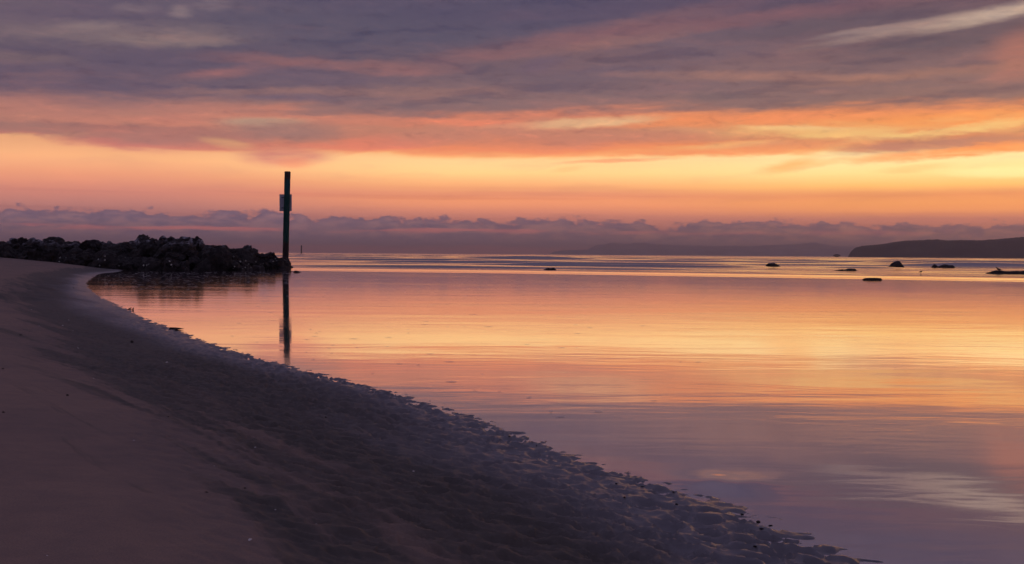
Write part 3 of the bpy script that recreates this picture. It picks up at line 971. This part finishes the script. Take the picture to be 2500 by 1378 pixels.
for (x, y, Y, r) in ((678, 648, 52.6, 0.34), (691, 646, 52.9, 0.36), (700, 653, 53.0, 0.26), (704, 658, 52.6, 0.20), (686, 656, 52.0, 0.26)):   # the last stones, packed round the foot of the post
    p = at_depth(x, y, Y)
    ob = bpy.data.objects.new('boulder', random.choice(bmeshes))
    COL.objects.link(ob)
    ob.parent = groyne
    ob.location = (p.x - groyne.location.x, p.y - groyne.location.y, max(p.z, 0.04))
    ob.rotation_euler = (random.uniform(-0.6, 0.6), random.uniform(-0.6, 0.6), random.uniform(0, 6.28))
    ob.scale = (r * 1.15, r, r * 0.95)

# ------------------------------------------------------------------ rocks standing in the sea


def profile_rock(name, prof, base_y, label, depth_k=0.8, mat=None, seed=1, rough=0.07, Y=None, group=None, cat='rock', lift=0.0):
    """a rock whose outline follows prof [(x, y)] (photograph positions) standing where base_y meets the water"""
    x0, x1 = prof[0][0], prof[-1][0]
    xm = (x0 + x1) / 2
    b = on_plane(xm, base_y)
    if Y is None:
        Y = b.y
    n = 40
    xs = np.linspace(x0, x1, n)
    px = np.array([p[0] for p in prof])
    py = np.array([p[1] for p in prof])
    pv = [at_depth(x, float(np.interp(x, px, py)), Y) for x in xs]
    X = np.array([p.x for p in pv])
    T = np.array([max(p.z, 0.0) * 1.15 + lift * (1 - abs(2 * i / (n - 1) - 1) ** 3) for i, p in enumerate(pv)])
    Wd = X[-1] - X[0]
    vx, fc = [], []
    m_ = 17
    hmax = T.max()
    for i in range(n):
        e = math.sqrt(max(0.0, 1 - (2 * i / (n - 1) - 1) ** 2))
        dep = max(hmax * 0.6, min(Wd * 0.30, hmax * 1.6)) * depth_k * (0.25 + 0.75 * e)
        for j in range(m_):
            a = math.pi * j / (m_ - 1)
            cy = -math.cos(a)
            sz = max(0.0, math.sin(a)) ** 0.62
            rj = 1 + rough * 3 * (float(fbm(np.array([X[i] * 2.2 / max(hmax, .1) + seed]), np.array([a * 1.5 + seed]), 4, seed)[0]) - 0.5)
            vx.append((X[i] - b.x, cy * dep * rj, T[i] * sz * (1 + (rj - 1) * 0.6) - 0.12 * (1 - sz) - 0.03))
    for i in range(n - 1):
        for j in range(m_ - 1):
            fc.append((i * m_ + j, (i + 1) * m_ + j, (i + 1) * m_ + j + 1, i * m_ + j + 1))
    fc.append(tuple(range(m_)))
    fc.append(tuple((n - 1) * m_ + j for j in reversed(range(m_))))
    o = mesh_obj(name, vx, fc, mat or searock_m)
    o.location = (b.x, Y, 0)
    tag(o, label, cat, group)
    return o, Y, b


profile_rock('sea_boulder', [(1868, 653), (1871, 646), (1876, 643.6), (1890, 643.2), (1897, 645), (1903, 649), (1909, 653)], 653, 'rounded dark boulder standing alone in the swell, steep on one side', seed=3)
profile_rock('sea_boulder', [(2161, 653.5), (2168, 651), (2174, 649), (2176, 644.5), (2183, 641), (2191, 638), (2196, 638.6), (2201, 645), (2209, 653.5)], 653.5, 'tall pointed dark rock with a low shoulder rising from the sea', seed=5, rough=0.1)
profile_rock('sea_boulder', [(2273, 654.5), (2279, 647), (2282, 645.3), (2287, 649), (2292, 650.5), (2297, 648.5), (2306, 646), (2312, 646), (2318, 648.5), (2324, 647.5), (2329, 650), (2332, 654.5)], 654.5, 'wide low dark rock with two humps in the sea', seed=7, rough=0.1)
profile_rock('low_rock', [(1320, 661.5), (1330, 660), (1337, 657.4), (1344, 658.4), (1350, 656.6), (1356, 657.4), (1360, 661.5)], 661.8, 'flat dark rock barely breaking the surface at the edge of the swash', seed=9, lift=0.085)
profile_rock('low_rock', [(2018, 661.5), (2040, 659.5), (2056, 657), (2062, 658), (2072, 655.5), (2088, 656), (2091, 660), (2104, 661.5)], 661.8, 'long thin ledge of dark rock awash between the boulders', seed=11)
profile_rock('rock_slab', [(2104, 681.8), (2110, 678.6), (2120, 677.4), (2140, 677.6), (2150, 678.2), (2154, 681.8)], 682.2, 'long flat slab of dark rock lying in the bright swash', seed=13, Y=on_plane(2130, 684).y)
profile_rock('low_rock', [(2064, 675.2), (2070, 674), (2075, 672.9), (2080, 673.8), (2084, 672.8), (2088, 675.2)], 675.4, 'small cluster of dark stones beside the flat slab in bright swash', seed=15)
profile_rock('low_rock', [(714, 665), (718, 661), (722, 660), (728, 661), (734, 663), (741, 665)], 665.2, 'small dark rock in still water just past the green post', seed=17)
reef, reefY, reefb = profile_rock('reef', [(2402, 670), (2408, 665.5), (2414, 664), (2420, 663), (2430, 660.5), (2446, 660), (2452, 662), (2470, 662), (2480, 661), (2490, 662), (2500, 661), (2540, 660), (2600, 662), (2680, 661), (2720, 668)], 669.5, 'low dark reef awash with a dark bird standing on it', seed=19, rough=0.14)

# ------------------------------------------------------------------ marker posts


def post_tube(name, p0, p1, r0, r1, mat, parent, seg=22, rings=40, rough=0.006, seed=1):
    vx, fc = [], []
    for i in range(rings + 1):
        t = i / rings
        c_ = p0.lerp(p1, t)
        r = r0 + (r1 - r0) * t
        for a in range(seg):
            th = 2 * math.pi * a / seg
            q_ = r + rough * (float(fbm(np.array([t * 16.0 + seed]), np.array([a * 0.7 if a < seg / 2 else (seg - a) * 0.7]), 3, seed)[0]) - 0.5) * 3
            vx.append((c_.x + math.cos(th) * q_, c_.y + math.sin(th) * q_, c_.z))
    for i in range(rings):
        for a in range(seg):
            fc.append((i * seg + a, i * seg + (a + 1) % seg, (i + 1) * seg + (a + 1) % seg, (i + 1) * seg + a))
    fc.append(tuple(reversed(range(seg))))
    fc.append(tuple(rings * seg + a for a in range(seg)))
    return mesh_obj(name, vx, fc, mat, parent)


def box(name, c_, size, mat, parent, bevel=0.0):
    bm = bmesh.new()
    bmesh.ops.create_cube(bm, size=1.0)
    for v_ in bm.verts:
        v_.co = Vector((v_.co.x * size[0] + c_[0], v_.co.y * size[1] + c_[1], v_.co.z * size[2] + c_[2]))
    if bevel:
        bmesh.ops.bevel(bm, geom=list(bm.edges), offset=bevel, segments=2, affect='EDGES')
    me = bpy.data.meshes.new(name)
    bm.to_mesh(me)
    bm.free()
    return link_mesh(name, me, mat, parent, smooth=False)


PY = 54.6
pb0 = at_depth(696.6, 655.6, PY)
pt0 = at_depth(702.0, 420.5, PY)
post = empty('marker_post', (pb0.x, PY, 0))
tag(post, 'tall leaning green timber marker post with a square sign, beside the boulder breakwater', 'post')
o_ = Vector(post.location)
low_pt = pb0.lerp(pt0, -0.12)
post_tube('pole', low_pt - o_, pt0 - o_, 0.155, 0.148, post_m, post, seed=4)
# sign on the far side of the pole
ps = at_depth(697.4, 495.5, PY + 0.19)
k = (PY + 0.19) / F
panel = box('sign_panel', (ps.x - o_.x, 0.185, ps.z), (30.0 * k, 0.012, 41.0 * k), sign_m, post, 0.003)
panel['label'] = 'pale grey sign board seen from behind'
for dzz in (-0.26, 0.26):
    br = box('bracket', (ps.x - o_.x + 0.0, 0.166, ps.z + dzz), (0.40, 0.022, 0.05), steel_m, post, 0.003)
    for dxx in (-0.17, 0.17):
        box('bolt', (ps.x - o_.x + dxx, 0.150, ps.z + dzz), (0.022, 0.016, 0.022), steel_m, br, 0.003)
cap = post_tube('pole_cap', pt0 - o_ + Vector((0, 0, 0.002)), pt0 - o_ + Vector((0, 0, 0.03)), 0.150, 0.135, wood_m, post, rings=2, rough=0.002)

FY = 620.0
fb = at_depth(735.6, 619.0, FY)
ft = at_depth(736.0, 599.5, FY)
fpost = empty('channel_marker', (fb.x, FY, 0))
tag(fpost, 'thin dark marker pile far out at sea near the horizon', 'post')
post_tube('pile', Vector((0, 0, -1.2)), Vector((0.08, 0, ft.z)), 0.30, 0.27, wood_m, fpost, seg=12, rings=8, rough=0.01)
post_tube('top_band', Vector((0.08, 0, ft.z - 0.9)), Vector((0.08, 0, ft.z - 0.3)), 0.34, 0.34, steel_m, fpost, seg=12, rings=2, rough=0.0)

# ------------------------------------------------------------------ birds


def bird(name, loc, length, heading, label, upright=0.5, leg=0.3):
    """one lofted body from tail to bill, plus two legs"""
    root = empty(name, loc)
    root.rotation_euler = (0, 0, heading)
    L = length
    st = [(-0.62, 0.02, 0.01, 0.01), (-0.50, 0.03, 0.06, 0.025), (-0.30, 0.05, 0.12, 0.09), (-0.08, 0.08, 0.165, 0.155), (0.12, 0.14, 0.15, 0.16),
          (0.24, 0.24, 0.10, 0.11), (0.29, 0.24 + 0.16 * upright, 0.065, 0.075), (0.33, 0.24 + 0.26 * upright, 0.072, 0.080), (0.41, 0.24 + 0.28 * upright, 0.055, 0.060),
          (0.47, 0.23 + 0.27 * upright, 0.022, 0.024), (0.60, 0.21 + 0.26 * upright, 0.006, 0.008)]
    vx, fc = [], []
    sg = 12
    for i, (x, z, ry, rz) in enumerate(st):
        p = st[max(0, i - 1)]
        n = st[min(len(st) - 1, i + 1)]
        tx_, tz_ = n[0] - p[0], n[1] - p[1]
        l_ = math.hypot(tx_, tz_)
        nx_, nz_ = -tz_ / l_, tx_ / l_
        for a in range(sg):
            th = 2 * math.pi * a / sg
            vx.append(((x + nx_ * math.sin(th) * rz) * L, math.cos(th) * ry * L, (z + nz_ * math.sin(th) * rz + leg) * L))
    for i in range(len(st) - 1):
        for a in range(sg):
            fc.append((i * sg + a, i * sg + (a + 1) % sg, (i + 1) * sg + (a + 1) % sg, (i + 1) * sg + a))
    fc.append(tuple(reversed(range(sg))))
    fc.append(tuple((len(st) - 1) * sg + a for a in range(sg)))
    mesh_obj('body', vx, fc, feather_m, root)
    for s in (-1, 1):
        post_tube('leg', Vector((0.02 * L, s * 0.06 * L, -0.10 * L)), Vector((0.0, s * 0.06 * L, leg * L)), 0.014 * L, 0.018 * L, bill_m, root, seg=8, rings=4, rough=0.0)
    tag(root, label, 'bird')
    return root


gz = at_depth(2436, 661, reefY).z
gx = at_depth(2438, 661, reefY).x
bird('seabird', (gx, reefY, gz - 0.03), 0.28, R(155), 'dark bird standing upright on the low reef', 0.8, 0.22)
wp = on_plane(2248, 669.4)
bird('wading_bird', (wp.x, wp.y, 0.0), 0.20, R(20), 'small round dark bird wading alone in shallow water', 0.35, 0.45)

# ------------------------------------------------------------------ small things on the sand
peb_meshes = [boulder_mesh(700 + i, 3, 6, 0.07) for i in range(4)]
for p in peb_meshes:
    p.name = 'pebble'
    p.materials.append(pebble_m)


def pebble(x, y, wpx, hpx, label, group=None, name='pebble'):
    p = on_sand(x, y + hpx * 0.4)
    k = p.y / F
    o = bpy.data.objects.new(name, random.choice(peb_meshes))
    COL.objects.link(o)
    sc_ = 0.72 if x > 1200 else 1.0
    o.scale = (wpx * k * 0.48 * sc_, wpx * k * 0.36 * sc_, hpx * k * 0.44 * sc_)
    o.location = (p.x, p.y, p.z + hpx * k * 0.16)
    o.rotation_euler = (0, 0, random.uniform(-0.4, 0.4))
    tag(o, label, 'pebble', group)
    return o


for x, y, w_, h_ in ((51, 817, 9, 6), (323, 833, 9, 8), (165, 964, 8, 6), (9, 1005, 8, 7), (8, 900, 7, 4), (412, 1017, 6, 4), (598, 1191, 8, 4), (505, 1201, 9, 4), (795, 1018, 6, 5), (155, 677, 3, 3), (180, 703, 3, 3)):
    pebble(x, y, w_, h_, 'small black pebble lying on smooth bare sand', 'black pebbles on the sand')
for x, y, w_, h_ in ((1645, 1200, 12, 6), (1813, 1254, 15, 7), (1310, 1087, 4, 7), (1332, 1097, 5, 4), (1333, 1077, 6, 3)):
    pebble(x, y, w_, h_, 'dark pebble standing alone in the shallows just off the pitted sand', 'pebbles in the shallows')
for x, y, w_, h_ in ((1852, 1272, 17, 8), (1861, 1289, 20, 9), (1882, 1282, 20, 5), (1890, 1312, 12, 5), (1245, 1064, 12, 6), (1505, 1180, 10, 7), (1525, 1213, 9, 8), (1653, 1229, 14, 9), (1570, 1187, 18, 5), (1300, 1078, 6, 3), (1844, 1332, 16, 8)):
    pebble(x, y, w_, h_, 'small dark pebble at the pitted wet edge of the water', 'dark pebbles along the wet edge')


def shell_mesh():
    vx, fc = [(0, 0, 0.55)], []
    nr, nsec = 5, 18
    for r in range(1, nr + 1):
        t = r / nr
        for a in range(nsec):
            th = 2 * math.pi * a / nsec
            rib = 1 + 0.05 * (1 if a % 2 else -1) * t
            vx.append((math.cos(th) * t * rib - 0.12 * t, math.sin(th) * t * 0.8 * rib, 0.55 * (1 - t * t) - (0.06 if r == nr else 0)))
    for a in range(nsec):
        fc.append((0, 1 + a, 1 + (a + 1) % nsec))
    for r in range(nr - 1):
        for a in range(nsec):
            b0 = 1 + r * nsec
            fc.append((b0 + a, b0 + nsec + a, b0 + nsec + (a + 1) % nsec, b0 + (a + 1) % nsec))
    me = bpy.data.meshes.new('shell')
    me.from_pydata(vx, [], fc)
    me.update()
    me.polygons.foreach_set('use_smooth', np.ones(len(me.polygons), bool))
    me.materials.append(shell_m)
    return me


sh_me = shell_mesh()
for x, y, w_ in ((408, 885, 9), (405, 937, 6), (611, 1317, 14), (95, 797, 6), (153, 795, 5), (168, 782, 5), (178, 808, 4), (190, 850, 6), (228, 924, 5), (77, 756, 4), (327, 1076, 8), (772, 1280, 9), (523, 1138, 5), (623, 1092, 6), (673, 1244, 7), (115, 1357, 9), (983, 1336, 8), (1010, 1150, 6), (4, 909, 4), (630, 886, 4)):
    p = on_sand(x, y)
    k = p.y / F
    o = bpy.data.objects.new('shell', sh_me)
    COL.objects.link(o)
    o.scale = (w_ * k * 0.5, w_ * k * 0.5, w_ * k * 0.42)
    o.location = (p.x, p.y, p.z - 0.001)
    o.rotation_euler = (0.1, -0.1, random.uniform(0, 6.28))
    if w_ >= 14:
        tag(o, 'largest pale shell lying by itself on the smooth sand', 'shell')
    else:
        tag(o, 'tiny pale shell fragment lying on the smooth sand', 'shell', 'pale shells on the sand')

# driftwood lying half in the water
dp = on_sand(431, 805.5)
k = dp.y / F
vx, fc = [], []
stn = [(-18.5, 2.2, 0.3), (-17, 3.6, 3.2), (-13, 3.3, 3.4), (-8, 3.4, 3.0), (-3, 3.2, 3.2), (3, 3.1, 2.9), (8, 2.3, 2.2), (13, 1.3, 1.3), (17, 0.7, 0.6), (19.5, 0.15, 0.15)]
for i, (x, r, rz_) in enumerate(stn):
    for a in range(12):
        th = 2 * math.pi * a / 12
        j = 1 + 0.16 * (random.random() - 0.5)
        vx.append((x * k, math.cos(th) * r * k * j, (math.sin(th) * rz_ * 0.95 * j + 1.5) * k))
for i in range(len(stn) - 1):
    for a in range(12):
        fc.append((i * 12 + a, i * 12 + (a + 1) % 12, (i + 1) * 12 + (a + 1) % 12, (i + 1) * 12 + a))
fc.append(tuple(reversed(range(12))))
fc.append(tuple((len(stn) - 1) * 12 + a for a in range(12)))
dw = mesh_obj('driftwood', vx, fc, wood_m)
dw.location = (dp.x, dp.y, dp.z + 1.2 * k)
dw.rotation_euler = (0, 0, R(-8))
tag(dw, 'short tapered piece of dark driftwood at the water edge', 'driftwood')

# two scraps of weed standing up at the waterline
for (x, y, poly, lab) in ((316, 757.5, [(-8, 0), (-3, 1), (1, 4.2), (5, 5.2), (2, 2.6), (6, 0.8), (4, -0.6), (-2, -0.8)], 'dark leafy scrap of seaweed lying on the shoreline sand'),
                          (324, 757.5, [(-2.6, 0.8), (0, 2.6), (2.6, 4.4), (2.2, 0.6), (2.4, -2.2), (0, -0.8)], 'small dark triangular scrap of seaweed standing at the waterline')):
    p = on_sand(x, y)
    k = p.y / F
    vx = [(a * k, 0.004 + 0.3 * b * k, (b + 1.4) * k) for a, b in poly] + [(a * k, -0.010 + 0.3 * b * k, (b + 1.4) * k) for a, b in poly]
    n = len(poly)
    fc = [tuple(range(n)), tuple(reversed(range(n, 2 * n)))] + [(i, n + i, n + (i + 1) % n, (i + 1) % n) for i in range(n)]
    o = mesh_obj('seaweed', vx, fc, weed_m, smooth=False)
    o.location = p
    tag(o, lab, 'seaweed')

# ------------------------------------------------------------------ foam flecks drifting on the lagoon (beyond counting)
fv, ff = [], []


def fleck(X, Y, r, el):
    n = 7
    b0 = len(fv)
    a0 = random.uniform(0, 6.28)
    fv.append((X, Y, 0.0045))
    for a in range(n):
        th = a0 + 2 * math.pi * a / n
        j = random.uniform(0.6, 1.15)
        fv.append((X + math.cos(th) * r * el * j, Y + math.sin(th) * r * j, 0.003))
    for a in range(n):
        ff.append((b0, b0 + 1 + a, b0 + 1 + (a + 1) % n))


for _ in range(650):
    x = random.uniform(235, 712)
    y = 664 + abs(random.gauss(0, 1)) * 24
    p = on_plane(x, y)
    d = float(shore_sd(np.array([p.x]), np.array([p.y]))[0][0])
    if d < -0.3 and p.y < 46:
        fleck(p.x, p.y, random.uniform(0.016, 0.042) * p.y / 40, random.uniform(1.4, 3.4))
for _ in range(420):
    x = random.uniform(300, 1900)
    y = 700 + 330 * random.random() ** 1.3
    if random.random() < (x - 300) / 1500:
        continue
    p = on_plane(x, y)
    d = float(shore_sd(np.array([p.x]), np.array([p.y]))[0][0])
    if d < -0.3:
        fleck(p.x, p.y, random.uniform(0.006, 0.016) * (p.y / 14) ** 0.5, random.uniform(2.0, 5.0))
fo = mesh_obj('foam_flecks', fv, ff, foam_m)
tag(fo, 'scattered small foam flecks drifting on the still lagoon', 'foam', kind='stuff')

# ------------------------------------------------------------------ haze
hz_m = bpy.data.materials.new('haze')
hz_m.use_nodes = True
hz_m.node_tree.nodes.clear()
g = G(hz_m.node_tree)
ho = g.n.new('ShaderNodeOutputMaterial')
pvn = g.n.new('ShaderNodeVolumePrincipled')
pvn.inputs['Color'].default_value = (0.99, 0.90, 0.93, 1)
pvn.inputs['Density'].default_value = 1.65e-4
pvn.inputs['Anisotropy'].default_value = 0.5
g.l.new(pvn.outputs[0], ho.inputs['Volume'])
HB, HT = -2.7, 126.0
hv = [(sx * 20500, sy * 20500, z) for z in (HB, HT) for sx, sy in ((-1, -1), (1, -1), (1, 1), (-1, 1))]
hz = mesh_obj('haze', hv, [(3, 2, 1, 0), (4, 5, 6, 7), (0, 1, 5, 4), (1, 2, 6, 5), (2, 3, 7, 6), (3, 0, 4, 7)], hz_m, smooth=False)
tag(hz, 'thin evening haze over the sea', 'haze', kind='stuff')
